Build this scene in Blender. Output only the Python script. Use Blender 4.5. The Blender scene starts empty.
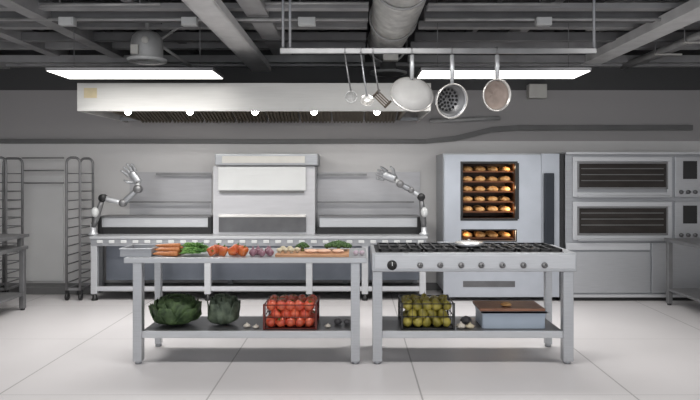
import bpy, bmesh, math, random
from mathutils import Vector, Matrix, noise
random.seed(7)
C = bpy.context.scene.collection
PI = math.pi
F = 620.0; VX = 355.0; VY = 175.0; EYE = 1.56
def px(x, Y): return (x - VX) * Y / F          # world X of a photo column at depth Y
def pz(y, Y): return EYE - (y - VY) * Y / F    # world Z of a photo row at depth Y
def P(x, y, Y): return Vector((px(x, Y), Y, pz(y, Y)))

# ---------------------------------------------------------------- materials
def mat(name, col, rough=.5, metal=0., var=.0, scale=8., stretch=(1, 1, 1), bump=0., emit=0., col2=None, coat=0.):
    m = bpy.data.materials.new(name); m.use_nodes = True
    nt = m.node_tree; b = nt.nodes['Principled BSDF']
    if isinstance(col, (int, float)): col = (col, col, col)
    b.inputs['Roughness'].default_value = rough; b.inputs['Metallic'].default_value = metal
    b.inputs['Coat Weight'].default_value = coat
    tc = nt.nodes.new('ShaderNodeTexCoord'); mp = nt.nodes.new('ShaderNodeMapping')
    mp.inputs['Scale'].default_value = stretch
    nt.links.new(tc.outputs['Object'], mp.inputs['Vector'])
    n = nt.nodes.new('ShaderNodeTexNoise'); n.inputs['Scale'].default_value = scale; n.inputs['Detail'].default_value = 4
    nt.links.new(mp.outputs['Vector'], n.inputs['Vector'])
    r = nt.nodes.new('ShaderNodeValToRGB')
    r.color_ramp.elements[0].position = .3; r.color_ramp.elements[1].position = .7
    c2 = col2 or tuple(min(1, c * (1 + var)) for c in col)
    c1 = tuple(c * (1 - var) for c in col)
    r.color_ramp.elements[0].color = (*c1, 1); r.color_ramp.elements[1].color = (*c2, 1)
    nt.links.new(n.outputs['Fac'], r.inputs['Fac']); nt.links.new(r.outputs['Color'], b.inputs['Base Color'])
    if bump:
        bp = nt.nodes.new('ShaderNodeBump'); bp.inputs['Strength'].default_value = bump; bp.inputs['Distance'].default_value = .01
        nt.links.new(n.outputs['Fac'], bp.inputs['Height']); nt.links.new(bp.outputs['Normal'], b.inputs['Normal'])
    if emit:
        b.inputs['Emission Color'].default_value = (1, .98, .94, 1); b.inputs['Emission Strength'].default_value = emit
    return m
M = {}
M['steel'] = mat('brushed_steel', (.46, .47, .49), .34, .65, .06, 6, (1, 1, 30))
M['steel_pale'] = mat('pale_steel', (.54, .55, .57), .38, .45, .05, 6, (1, 1, 25))
M['steel_mid'] = mat('mid_steel', (.36, .37, .39), .4, .55, .08, 6, (1, 1, 20))
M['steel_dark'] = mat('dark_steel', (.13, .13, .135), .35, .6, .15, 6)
M['steel_hood'] = mat('hood_steel', (.56, .555, .54), .5, .4, .04, 3, (1, 1, 20))
M['rack'] = mat('rack_steel', (.22, .22, .225), .4, .6, .1, 8)
M['sheet'] = mat('wall_sheet_steel', (.50, .50, .52), .45, .3, .05, 3, (1, 1, 8))
M['bluegrey'] = mat('bluish_oven_enamel', (.42, .445, .49), .32, .35, .05, 4)
M['darkblue'] = mat('slate_handle', (.018, .022, .03), .3, .3, .1, 4)
M['black'] = mat('black_plastic', (.012, .012, .013), .4, 0, .2, 8)
M['iron'] = mat('cast_iron', (.02, .02, .022), .6, .3, .3, 30, bump=.3)
M['white'] = mat('white_enamel', (.60, .61, .61), .4, 0, .03, 4)
M['offwhite'] = mat('off_white_plastic', (.55, .54, .51), .5, 0, .05, 8)
M['glass_dark'] = mat('smoked_oven_glass', (.03, .026, .024), .25, 0, .25, 3, (1, 1, 6))
M['glass_dark'].node_tree.nodes['Principled BSDF'].inputs['Specular IOR Level'].default_value = .2
M['ceil'] = mat('ceiling_dark_paint', (.05, .05, .053), .8, 0, .3, 2)
M['beam'] = mat('beam_grey_paint', (.30, .30, .305), .7, .0, .2, 3)
M['beam_dark'] = mat('beam_dark_paint', (.15, .15, .155), .7, .0, .2, 3)
M['duct'] = mat('galvanised_duct', (.40, .40, .40), .5, .2, .18, 5)
M['foil'] = mat('foil_duct', (.62, .62, .60), .42, .3, .2, 9)
M['tray'] = mat('cable_tray_grey', (.62, .62, .62), .6, .0, .1, 5)
M['dark_wall'] = mat('dark_wall_paint', (.058, .058, .06), .8, 0, .08, 2)
M['trim'] = mat('grey_trim', (.14, .14, .14), .6, 0, .1, 3)
M['diffuser'] = mat('lamp_diffuser', (.9, .9, .88), .5, emit=3.4)
M['bulb'] = mat('hood_bulb', (.9, .9, .88), .4, emit=45)
M['filter'] = mat('dark_brown_filter_steel', (.125, .105, .08), .5, .5, .2, 12)  # dark brown tone of the hood underside
M['rim'] = mat('polished_rim', (.75, .73, .70), .25, .6, .04, 8)
M['pan_in'] = mat('used_pan_inside', (.30, .24, .21), .6, .0, .2, 10)
M['pan_base'] = mat('pale_pan_base', (.36, .355, .35), .65, .1, .06, 10)
M['red'] = mat('tomato_red', (.55, .035, .02), .3, 0, .1, 14, col2=(.72, .16, .07), coat=.3)
M['calyx'] = mat('calyx_green', (.08, .16, .03), .6, 0, .2, 20)
M['olive'] = mat('yellow_green_fruit', (.20, .17, .02), .35, 0, .2, 7, col2=(.50, .42, .08), coat=.2)
M['stalk'] = mat('fruit_stalk', (.10, .06, .03), .7, 0, .2, 20)
M['cabbage'] = mat('savoy_leaf', (.018, .045, .015), .6, 0, .3, 18, bump=.8, col2=(.085, .14, .05))
M['cabbage_grey'] = mat('grey_green_leaf', (.05, .075, .05), .55, 0, .3, 14, bump=.6, col2=(.15, .19, .13))
M['carrot'] = mat('carrot_orange', (.44, .14, .04), .5, 0, .1, 20, (4, 1, 1), bump=.2, col2=(.54, .22, .08))
M['greens'] = mat('carrot_tops', (.06, .22, .035), .6, 0, .3, 12, col2=(.20, .38, .09))
M['pepper'] = mat('orange_red_pepper', (.42, .045, .01), .3, 0, .1, 9, col2=(.60, .16, .03), coat=.4)
M['onion'] = mat('purple_onion_skin', (.14, .035, .07), .35, 0, .2, 14, col2=(.34, .18, .22), coat=.2)
M['garlic'] = mat('garlic_skin', (.52, .48, .42), .5, 0, .1, 14)
M['mushroom'] = mat('pale_mushroom', (.52, .46, .33), .6, 0, .12, 14)
M['broccoli'] = mat('broccoli_green', (.03, .075, .02), .75, 0, .4, 60, bump=.6, col2=(.07, .14, .035))
M['stem'] = mat('broccoli_stem', (.30, .38, .16), .6, 0, .1, 14)
M['meat'] = mat('pale_pink_fillet', (.62, .36, .24), .45, 0, .1, 14, col2=(.72, .48, .36))
M['wood'] = mat('oiled_board_wood', (.42, .20, .10), .5, 0, .2, 5, (1, 12, 12), col2=(.56, .32, .18))
M['wood_dark'] = mat('brown_lid_wood', (.20, .085, .05), .5, 0, .2, 5, (1, 12, 12), col2=(.30, .14, .08))
M['tub'] = mat('blue_grey_plastic', (.38, .44, .52), .45, 0, .03, 5)
M['bread'] = mat('baked_crust', (.50, .20, .05), .5, 0, .2, 18, bump=.3, col2=(.78, .48, .20))
M['bake_in'] = mat('oven_cavity', (.055, .022, .010), .4, .3, .3, 5)
M['tray_brown'] = mat('baking_tray_brown', (.16, .06, .025), .4, .5, .2, 8)
M['warm'] = mat('oven_lamp_glass', (.9, .7, .4), .4, emit=14)
M['wall_lo'] = mat('wall_grey', (.40, .40, .405), .6, 0, .04, 1.2)
M['wall_hi'] = mat('upper_wall_grey', (.29, .28, .285), .7, 0, .05, 1.2)

def wall_material():
    """grey wall: dark paint above 2.71 m"""
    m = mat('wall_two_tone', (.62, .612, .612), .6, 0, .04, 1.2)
    nt = m.node_tree; b = nt.nodes['Principled BSDF']
    old = b.inputs['Base Color'].links[0].from_socket
    tc = nt.nodes.new('ShaderNodeTexCoord'); sp = nt.nodes.new('ShaderNodeSeparateXYZ')
    nt.links.new(tc.outputs['Object'], sp.inputs[0])
    prev = old
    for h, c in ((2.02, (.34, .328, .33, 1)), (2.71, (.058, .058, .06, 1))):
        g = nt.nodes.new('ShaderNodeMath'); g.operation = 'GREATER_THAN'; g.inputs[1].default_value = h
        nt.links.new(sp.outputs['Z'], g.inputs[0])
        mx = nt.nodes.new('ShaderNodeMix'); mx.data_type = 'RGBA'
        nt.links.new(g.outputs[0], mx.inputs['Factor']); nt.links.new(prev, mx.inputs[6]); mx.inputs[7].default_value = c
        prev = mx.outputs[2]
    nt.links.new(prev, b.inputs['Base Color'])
    return m
def floor_material():
    """large pale tiles with thin joints; 1.5 m grid"""
    m = mat('pale_floor_tile', (.56, .54, .545), .34, 0, .03, 1.5)
    nt = m.node_tree; b = nt.nodes['Principled BSDF']
    old = b.inputs['Base Color'].links[0].from_socket
    tc = nt.nodes.new('ShaderNodeTexCoord'); sp = nt.nodes.new('ShaderNodeSeparateXYZ')
    nt.links.new(tc.outputs['Object'], sp.inputs[0])
    masks = []
    for ax, off, w in (('X', 1.03 + 15, .004), ('Y', 12.1, .002)):
        a = nt.nodes.new('ShaderNodeMath'); a.operation = 'ADD'; a.inputs[1].default_value = off
        nt.links.new(sp.outputs[ax], a.inputs[0])
        d = nt.nodes.new('ShaderNodeMath'); d.operation = 'DIVIDE'; d.inputs[1].default_value = 1.5
        nt.links.new(a.outputs[0], d.inputs[0])
        f = nt.nodes.new('ShaderNodeMath'); f.operation = 'FRACT'; nt.links.new(d.outputs[0], f.inputs[0])
        s = nt.nodes.new('ShaderNodeMath'); s.operation = 'SUBTRACT'; s.inputs[1].default_value = .5; nt.links.new(f.outputs[0], s.inputs[0])
        ab = nt.nodes.new('ShaderNodeMath'); ab.operation = 'ABSOLUTE'; nt.links.new(s.outputs[0], ab.inputs[0])
        g = nt.nodes.new('ShaderNodeMath'); g.operation = 'GREATER_THAN'; g.inputs[1].default_value = .5 - w; nt.links.new(ab.outputs[0], g.inputs[0])
        masks.append(g)
    mx = nt.nodes.new('ShaderNodeMath'); mx.operation = 'MAXIMUM'
    nt.links.new(masks[0].outputs[0], mx.inputs[0]); nt.links.new(masks[1].outputs[0], mx.inputs[1])
    k = nt.nodes.new('ShaderNodeMix'); k.data_type = 'RGBA'
    nt.links.new(mx.outputs[0], k.inputs['Factor']); nt.links.new(old, k.inputs[6]); k.inputs[7].default_value = (.30, .29, .29, 1)
    nt.links.new(k.outputs[2], b.inputs['Base Color'])
    return m
M['wall'] = wall_material(); M['floor'] = floor_material()

# ---------------------------------------------------------------- mesh helpers
class MB:
    def __init__(s): s.bm = bmesh.new()
    def _add(s, verts, faces, smooth=False):
        vs = [s.bm.verts.new(v) for v in verts]
        for f in faces:
            try:
                ff = s.bm.faces.new([vs[i] for i in f]); ff.smooth = smooth
            except ValueError: pass
        return s
    def box(s, x0, x1, y0, y1, z0, z1, b=0.):
        t = bmesh.new()
        bmesh.ops.create_cube(t, size=1)
        for v in t.verts:
            v.co = Vector((x0 + (v.co.x + .5) * (x1 - x0), y0 + (v.co.y + .5) * (y1 - y0), z0 + (v.co.z + .5) * (z1 - z0)))
        if b: bmesh.ops.bevel(t, geom=t.edges[:], offset=b, segments=2, profile=.6, affect='EDGES')
        s.merge(t); return s
    def merge(s, t, mtx=None):
        if mtx: bmesh.ops.transform(t, matrix=mtx, verts=t.verts)
        t.verts.index_update()
        vs = [s.bm.verts.new(v.co) for v in t.verts]
        for f in t.faces:
            try:
                ff = s.bm.faces.new([vs[v.index] for v in f.verts]); ff.smooth = f.smooth
            except ValueError: pass
        t.free()
    def prism(s, poly, y0, y1, axis='Y'):
        """poly of 2D points extruded: axis Y -> (x,z); axis X -> (y,z)"""
        n = len(poly)
        if axis == 'Y': vs = [(a, y0, b) for a, b in poly] + [(a, y1, b) for a, b in poly]
        elif axis == 'X': vs = [(y0, a, b) for a, b in poly] + [(y1, a, b) for a, b in poly]
        else: vs = [(a, b, y0) for a, b in poly] + [(a, b, y1) for a, b in poly]
        fs = [tuple(range(n)), tuple(range(2 * n - 1, n - 1, -1))] + [(i, (i + 1) % n, n + (i + 1) % n, n + i) for i in range(n)]
        return s._add(vs, fs)
    def tube(s, pts, r, seg=10, rads=None):
        pts = [Vector(p) for p in pts]; n = len(pts); rings = []
        up = Vector((.123, .237, .964)); 
        for i, p in enumerate(pts):
            d = (pts[min(i + 1, n - 1)] - pts[max(i - 1, 0)]).normalized()
            a = d.cross(up)
            if a.length < .05: a = d.cross(Vector((1, 0, 0)))
            a.normalize(); b = d.cross(a); rr = rads[i] if rads else r
            rings.append([p + rr * (math.cos(2 * PI * k / seg) * a + math.sin(2 * PI * k / seg) * b) for k in range(seg)])
        vs = [v for rg in rings for v in rg]
        fs = [(i * seg + k, i * seg + (k + 1) % seg, (i + 1) * seg + (k + 1) % seg, (i + 1) * seg + k) for i in range(n - 1) for k in range(seg)]
        fs += [tuple(range(seg - 1, -1, -1)), tuple((n - 1) * seg + k for k in range(seg))]
        return s._add(vs, fs, True)
    def lathe(s, prof, c=(0, 0, 0), seg=20, mtx=None, cap=True):
        """profile (r, z) spun about z"""
        n = len(prof); vs = []
        for r, z in prof:
            for k in range(seg):
                a = 2 * PI * k / seg; v = Vector((r * math.cos(a), r * math.sin(a), z))
                if mtx: v = mtx @ v
                vs.append(v + Vector(c))
        fs = [(i * seg + k, i * seg + (k + 1) % seg, (i + 1) * seg + (k + 1) % seg, (i + 1) * seg + k) for i in range(n - 1) for k in range(seg)]
        if prof[0] == prof[-1]: cap = False
        if cap and prof[0][0] > 1e-4: fs.append(tuple(range(seg - 1, -1, -1)))
        if cap and prof[-1][0] > 1e-4: fs.append(tuple((n - 1) * seg + k for k in range(seg)))
        return s._add(vs, fs, True)
    def ball(s, c, r, sc=(1, 1, 1), sub=2, rough=0., seed=0, rot=None):
        t = bmesh.new(); bmesh.ops.create_icosphere(t, subdivisions=sub, radius=1)
        for v in t.verts:
            k = 1 + rough * noise.noise(v.co * 2.2 + Vector((seed * 7.1, seed, 0)))
            w = Vector((v.co.x * sc[0], v.co.y * sc[1], v.co.z * sc[2])) * r * k
            if rot: w = rot @ w
            v.co = w + Vector(c)
        for f in t.faces: f.smooth = True
        s.merge(t); return s
    def frame(s, x0, x1, z0, z1, y0, y1, w, b=0.):
        """rectangular frame facing -Y"""
        s.box(x0, x1, y0, y1, z1 - w, z1, b); s.box(x0, x1, y0, y1, z0, z0 + w, b)
        s.box(x0, x0 + w, y0, y1, z0 + w, z1 - w, b); s.box(x1 - w, x1, y0, y1, z0 + w, z1 - w, b)
        return s
    def obj(s, name, m, parent=None, solid=0.):
        bm = s.bm
        bmesh.ops.recalc_face_normals(bm, faces=bm.faces[:])
        me = bpy.data.meshes.new(name); bm.to_mesh(me); bm.free()
        me.materials.append(M[m] if isinstance(m, str) else m)
        o = bpy.data.objects.new(name, me); C.objects.link(o)
        if parent is not None:
            o.parent = parent
            w = Vector((0, 0, 0)); q = parent
            while q: w += q.location; q = q.parent
            me.transform(Matrix.Translation(-w))
        if solid:
            md = o.modifiers.new('solid', 'SOLIDIFY'); md.thickness = solid
        return o
def thing(name, label, cat, loc=(0, 0, 0), group=None):
    o = bpy.data.objects.new(name, None); C.objects.link(o); o.location = loc; o.empty_display_size = .1
    return tag(o, label, cat, group)
def tag(o, label, cat, group=None):
    o['label'] = label; o['category'] = cat
    if group: o['group'] = group
    return o
def single(mb, name, m, label, cat, group=None, loc=None, solid=0.):
    """a thing that is one mesh, origin at loc"""
    if loc is not None: bmesh.ops.translate(mb.bm, vec=-Vector(loc), verts=mb.bm.verts)
    o = mb.obj(name, m, None, solid)
    if loc is not None: o.location = loc
    return tag(o, label, cat, group)
def struct(mb, name, m, parent=None):
    o = mb.obj(name, m, parent)
    if parent is None: o['kind'] = 'structure'
    return o
def copy_tree(o, loc=None, rot=None, label=None, scale=None, parent=None):
    c = o.copy(); C.objects.link(c)
    if parent: c.parent = parent
    if loc is not None: c.location = loc
    if rot is not None: c.rotation_euler = rot
    if scale is not None: c.scale = (scale,) * 3 if isinstance(scale, (int, float)) else scale
    if label: c['label'] = label
    for ch in list(o.children): 
        if ch.name in C.objects: copy_tree(ch, parent=c)
    return c

# ---------------------------------------------------------------- the setting
WY = 8.41; XL, XR = -5.3, 5.3; CZ = 3.55
struct(MB().box(XL, XR, -1.5, WY + .1, -.1, 0), 'floor', 'floor')
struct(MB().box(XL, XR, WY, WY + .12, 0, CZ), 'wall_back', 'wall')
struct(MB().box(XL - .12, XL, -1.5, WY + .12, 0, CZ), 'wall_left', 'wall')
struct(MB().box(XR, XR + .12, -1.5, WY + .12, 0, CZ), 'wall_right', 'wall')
c = MB().box(XL, XR, -1.5, WY + .12, CZ, CZ + .1)
for i in range(36):
    x = XL + .15 + i * .29; c.prism([(x, CZ), (x + .03, CZ - .05), (x + .12, CZ - .05), (x + .15, CZ)], -1.5, WY)
struct(c, 'ceiling', 'ceil')
# rear baseboard; the deep grey kerb at left also stands in for floor shade
struct(MB().box(-4.9, -3.42, 8.1, WY, 0, .095, .005), 'baseboard_shade_left', 'trim')
struct(MB().box(-3.42, 4.9, WY - .02, WY, 0, .1), 'baseboard_back', 'trim')
# raised dark band across the wall, bending up on the right
g = MB().box(XL, .95, WY - .05, WY, 1.985, 2.045, .005)
g.prism([(.95, 1.985), (1.35, 2.02), (1.85, 2.14), (2.2, 2.165), (2.2, 2.235), (1.85, 2.21), (1.35, 2.09), (.95, 2.045)], WY - .05, WY)
g.box(2.2, 4.56, WY - .05, WY, 2.165, 2.235, .005)
struct(g, 'trim_1', 'trim')
struct(MB().box(XL, XR, WY - .10, WY, 3.02, 3.07), 'trim_2', 'beam')
# joists across the ceiling: bottom height, depth, height, material
n = 3
for (y, Y, h, m) in ((8, 5.95, .05, 'beam'), (20, 6.2, .15, 'beam_dark'), (27, 6.75, .07, 'beam'), (40, 7.2, .09, 'beam_dark'),
                     (48, 7.75, .08, 'beam'), (62, 8.15, .09, 'beam')):
    z = pz(y, Y)
    struct(MB().box(XL, .13, Y, Y + .12, z, z + h).box(.70, XR, Y, Y + .12, z, z + h), 'trim_%d' % n, m); n += 1
# long beams running towards the rear wall: X centre, bottom z, width, height
for (x, z, w, h, m, y0) in ((-3.12, 3.10, .16, .2, 'beam', 3.), (-3.95, 3.12, .14, .18, 'beam', 3.), (-2.15, 3.2, .1, .14, 'beam_dark', 3.),
                        (2.02, 3.28, .1, .12, 'beam', 3.), (-4.75, 3.0, .14, .14, 'beam', 3.), (1.45, 3.3, .06, .1, 'beam_dark', 3.)):
    struct(MB().box(x - w / 2, x + w / 2, y0, WY, z, z + h), 'trim_%d' % n, m); n += 1

# ---------------------------------------------------------------- ceiling services
# cable tray (pale, upper left of centre)
t = thing('cable_tray', 'pale grey cable tray running to the rear wall left of centre', 'cable tray', (-1.27, 5.5, 2.97))
MB().box(-1.39, -1.15, 4.0, WY, 2.97, 2.985).obj('base_plate', 'tray', t)
MB().box(-1.40, -1.385, 4.0, WY, 2.97, 3.05).obj('side_rail', 'tray', t)
MB().box(-1.155, -1.14, 4.0, WY, 2.97, 3.05).obj('side_rail', 'tray', t)
m_ = MB()
for k in range(4): m_.tube([(-1.34 + k * .045, 4.0, 3.0), (-1.34 + k * .045, 6.2, 3.003), (-1.33 + k * .04, WY, 3.0)], .014, 6)
m_.obj('cable', 'black', t)
for yy in (4.6, 6.1, 7.6): MB().tube([(-1.39, yy, 3.0), (-1.39, yy, CZ)], .006, 6).obj('hanger_rod', 'rack', t)
single(MB().box(-1.08, -.86, 4.0, WY, 3.14, 3.34, .01), 'air_duct', 'beam', 'dark grey square duct beside the pale cable tray', 'duct')
# foil duct
t = thing('flexible_duct', 'wide ridged foil duct running over the middle of the kitchen', 'duct', (.42, 6.3, 3.24))
prof = []; pts = []; rads = []
yy = 3.9
while yy < WY - .02:
    k = int(round((yy - 3.9) / .05)); pts.append((.40 + .02 * math.sin(yy * 1.3), yy, 3.24 + .012 * math.sin(yy * 2.3))); rads.append(.25 if k % 2 else .205)
    yy += .05
rads = [r * (1.0 - .22 * max(0, (p[1] - 6.2) / 2.2)) for r, p in zip(rads, pts)]
MB().tube(pts, .2, 28, rads).obj('hose', 'foil', t)
for yy in (5.35, 6.6, 7.9):
    a = MB(); a.tube([(.41 + .25 * math.cos(q * PI / 12), yy, 3.24 + .25 * math.sin(q * PI / 12)) for q in range(25)], .014, 6)
    a.tube([(.41, yy, 3.48), (.41, yy, CZ)], .012, 6); a.obj('strap_hanger', 'duct', t)
# round diffuser below the duct, near the rear wall
t = thing('ceiling_diffuser', 'dark round air diffuser below the end of the foil duct', 'vent', P(388, 74, 8.0))
x, y, z = P(388, 76, 7.95)
MB().lathe([(0, .0), (.06, 0), (.2, .03), (.235, .035), (.235, .055), (.1, .07), (.1, .2), (0, .2)], (x, y, z), 28).obj('body', 'trim', t)
MB().lathe([(.215, .02), (.245, .03), (.245, .05), (.215, .055), (.215, .02)], (x, y, z), 28).obj('rim', 'duct', t)
# small light box on the duct end
single(MB().box(px(383, 7.2), px(398, 7.2), 7.14, 7.24, pz(61, 7.2), pz(50, 7.2), .005), 'junction_box', 'offwhite', 'pale box fixed under the foil duct', 'junction box', loc=P(390, 57, 7.2))
# right side duct and beams
single(MB().box(2.82, 3.75, 6.0, 7.6, 3.32, CZ, .01), 'air_duct', 'duct', 'broad flat grey duct hanging high at the upper right', 'duct')
t = thing('cable_tray', 'grey cable tray slanting down from the upper right corner', 'cable tray', (3.16, 6, 3.04))
MB().box(3.05, 3.27, 4.0, WY, 3.04, 3.06).obj('base_plate', 'tray', t)
MB().box(3.03, 3.05, 4.0, WY, 3.04, 3.14).obj('side_rail', 'tray', t)
MB().box(3.27, 3.29, 4.0, WY, 3.04, 3.14).obj('side_rail', 'tray', t)
for yy in (5.2, 8.0): MB().tube([(3.16, yy, 3.06), (3.16, yy, CZ)], .007, 6).obj('hanger_rod', 'rack', t)
t = thing('pipe_bundle', 'bundle of grey pipes with pale clamps at the far right', 'pipe', (3.75, 6, 3.0))
for k in range(3): MB().tube([(3.62 + k * .10, 4.5, 3.03 + .02 * k), (3.62 + k * .10, WY, 3.03 + .02 * k)], .038, 12).obj('pipe', 'beam' if k else 'duct', t)
for yy in (6.05, 6.7, 7.35): MB().box(3.56, 3.88, yy, yy + .03, 2.985, 3.0).obj('clamp', 'offwhite', t); MB().tube([(3.57, yy + .015, 2.99), (3.57, yy + .015, 3.32)], .006, 6).obj('hanger_rod', 'rack', t)
# domed fan housing
Yd = 6.55
bx, by, bz = P(147, 62, Yd)
t = thing('extractor_fan', 'domed grey fan housing above the left lamp', 'fan', (bx, by, bz))
MB().lathe([(.155, .03), (.165, .04), (.165, .2), (.15, .26), (.11, .305), (.05, .33), (0, .335)], (bx, by, bz), 24).obj('dome', 'duct', t)
MB().lathe([(.13, 0), (.20, 0), (.205, .03), (.16, .04), (.13, .03), (.13, 0)], (bx, by, bz), 24).obj('flange', 'tray', t)
MB().box(bx - .11, bx - .03, by - .19, by - .15, bz + .05, bz + .15, .01).obj('terminal_box', 'offwhite', t)
MB().lathe([(0, 0), (.035, 0), (.035, .03), (0, .035)], (0, 0, 0), 14, None).bm.free()
m_ = MB(); m_.ball((bx + .03, by - .155, bz + .2), .04, (1, .5, 1), 2); m_.obj('valve_cap', 'offwhite', t)
MB().tube([(bx, by, bz + .33), (bx, by, CZ)], .02, 8).obj('down_rod', 'duct', t)
# dark tray behind dome
single(MB().tube([P(186, 22, 6.7), P(128, 62, 7.6)], .015, 8).tube([P(160, 45, 6.95), P(196, 70, 7.6)], .018, 8), 'ceiling_pipe', 'duct', 'thin grey pipes crossing beside the domed fan', 'pipe')
# pale boxes on the conduit
Yb = 6.13
t = thing('conduit', 'thin grey conduit carrying the pale boxes under the ceiling', 'pipe', (0, Yb, pz(20, Yb)))
for a_, b_ in ((px(-5, Yb), .13), (.70, px(705, Yb))): MB().tube([(a_, Yb + .02, pz(19, Yb)), (b_, Yb + .02, pz(19, Yb))], .016, 8).obj('pipe', 'duct', t)
for k, (x, lab) in enumerate(((68, 'pale box on the conduit, leftmost, above the left lamp end'), (190, 'pale box on the conduit beside the left cable tray'),
                              (307, 'pale box on the conduit left of the foil duct'), (543, 'pale box on the conduit, rightmost, above the right lamp'))):
    zz = pz(23.5, Yb) + .01; hw = .075 if k != 2 else .085
    o = thing('junction_box', lab, 'junction box', (px(x, Yb), Yb, zz), 'pale boxes on the ceiling conduit')
    X = px(x, Yb)
    MB().box(X - hw, X + hw, Yb - .05, Yb + .03, zz - .035, zz + .045, .006).obj('body', 'white', o)
    MB().box(X - hw * .8, X + hw * .8, Yb - .056, Yb - .05, zz - .025, zz + .035).obj('cover', 'white', o)
t = thing('conduit', 'thin pale conduit nearest the top edge of the photo', 'pipe', (0, 5.9, pz(9, 5.9)))
MB().tube([(px(40, 5.9), 5.9, pz(5, 5.9)), (px(160, 5.9), 5.9, pz(4, 5.9))], .014, 8).obj('pipe', 'duct', t)
MB().tube([(px(243, 5.9), 5.9, pz(3, 5.9)), (.13, 5.9, pz(3, 5.9))], .014, 8).obj('pipe', 'duct', t)
MB().tube([(.70, 5.9, pz(4, 5.9)), (px(560, 5.9), 5.9, pz(4, 5.9))], .014, 8).obj('pipe', 'duct', t)
for x in (60, 140, 300, 540): MB().tube([(px(x, 5.9), 5.9, pz(4, 5.9)), (px(x, 5.9), 5.9, CZ)], .008, 6).obj('hanger_rod', 'rack', t)

# ---------------------------------------------------------------- lamps
def lamp(x0, x1, Y0, Y1, z, label, wires):
    t = thing('ceiling_lamp', label, 'lamp', ((x0 + x1) / 2, (Y0 + Y1) / 2, z), 'linear lamps in front of the hood')
    MB().box(x0, x1, Y0, Y1, z + .005, z + .04, .006).obj('housing', 'steel_dark', t)
    MB().box(x0 + .012, x1 - .012, Y0 + .012, Y1 - .012, z, z + .006).obj('diffuser', 'diffuser', t)
    for a in wires: MB().tube([(a, (Y0 + Y1) / 2, z + .04), (a, (Y0 + Y1) / 2, CZ)], .004, 6).obj('suspension_wire', 'rack', t)
    return t
LZ = 2.59
lamp(px(45, 6.14), px(213, 6.14), 6.14, 6.66, LZ, 'long bright flat lamp at the left, above the steel hood', (-2.9, -1.6))
lamp(px(421, 6.14), px(592, 6.14), 6.14, 6.64, LZ, 'long bright flat lamp at the right, behind the hanging pans', (.85, 2.2))

# ---------------------------------------------------------------- exhaust hood
HY = 6.9; hx0, hx1 = px(77, HY), px(431, HY); hz0, hz1 = pz(111, HY), pz(83, HY)
t = thing('exhaust_hood', 'wide steel extraction hood over the rear counter', 'hood', ((hx0 + hx1) / 2, HY, hz0))
MB().box(hx0, hx1, HY, HY + .02, hz0, hz1, .003).obj('front_panel', 'steel_hood', t)
sp = [(HY + .02, hz0), (HY + .02, hz1), (WY, hz1), (WY, hz0 - .16), (WY - .35, hz0 - .16)]
MB().prism([(HY + .02, hz0), (HY + .02, hz1), (WY, hz1), (WY, hz0)], hx0, hx0 + .02, 'X').obj('side_panel', 'steel_hood', t)
MB().prism([(HY + .02, hz0), (HY + .02, hz1), (WY, hz1), (WY, hz0)], hx1 - .02, hx1, 'X').obj('side_panel', 'steel_hood', t)
MB().box(hx0 + .02, hx1 - .02, HY + .02, WY, hz1 - .02, hz1).obj('top_panel', 'steel_mid', t)
MB().box(hx0 + .02, hx1 - .02, HY + .02, HY + .05, hz0, hz0 + .03).obj('gutter', 'steel_hood', t)
MB().box(hx0 + .02, hx1 - .02, WY - .30, WY - .26, hz0 - .0, hz0 + .04).obj('rear_channel', 'steel_mid', t)
for k in range(8):
    a0 = hx0 + .3 + k * (hx1 - hx0 - .6) / 8; a1 = a0 + (hx1 - hx0 - .6) / 8 - .02
    f = MB(); ya, za, yb, zb = HY + .35, hz1 - .05, WY - .28, hz0 + .01
    def q(s, o=0): return (ya + (yb - ya) * s, za + (zb - za) * s - o)
    f.prism([q(0), q(1), q(1, .02), q(0, .02)], a0, a1, 'X')
    for j in range(9):
        xx = a0 + .015 + j * (a1 - a0 - .045) / 8
        f.prism([q(.02, .02), q(.98, .02), q(.98, .045), q(.02, .045)], xx, xx + .018, 'X')
    f.obj('baffle_filter', 'filter', t)
MB().prism([(HY + .02, hz0 + .02), (HY + .35, hz1 - .05), (WY - .28, hz0 + .01), (WY - .28, hz0)], hx0 + .26, hx0 + .3, 'X').obj('inner_plate', 'filter', t)
MB().prism([(HY + .02, hz0 + .02), (HY + .35, hz1 - .05), (WY - .28, hz0 + .01), (WY - .28, hz0)], hx1 - .3, hx1 - .26, 'X').obj('inner_plate', 'filter', t)
for x in (128, 190, 255, 314, 377):
    X = px(x, HY + .1); zb = hz0 - .005
    l = MB().lathe([(.03, .05), (.03, .02), (.05, .012), (.05, .05)], (X, HY + .1, zb + .015), 16).obj('lamp_holder', 'steel_hood', t)
    MB().ball((X, HY + .1, zb + .005), .036, (1, 1, .95), 2).obj('bulb', 'bulb', l)
# yellow-ish thin patch at the hood's left end
MB().box(px(84, HY), px(97, HY), HY - .004, HY, pz(98, HY), pz(88, HY)).obj('yellowish_patch', mat('yellowish_cream', (.52, .44, .28), .5, 0, .1, 10), t)
single(MB().tube([P(430, 121, 8.37), P(470, 119.5, 8.37), P(500, 118, 8.37)], .028, 10), 'wall_streak', 'duct', 'short pale streak built as a tube on the wall below the hanging pans', 'pipe')  # tube placed where a pale streak crosses the wall
single(MB().box(px(527, 8.38), px(545, 8.38), 8.28, WY, pz(98, 8.3), pz(84, 8.3), .01), 'wall_box', 'offwhite', 'pale box on the wall below the right lamp', 'box', loc=P(536, 97, 8.4))

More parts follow.
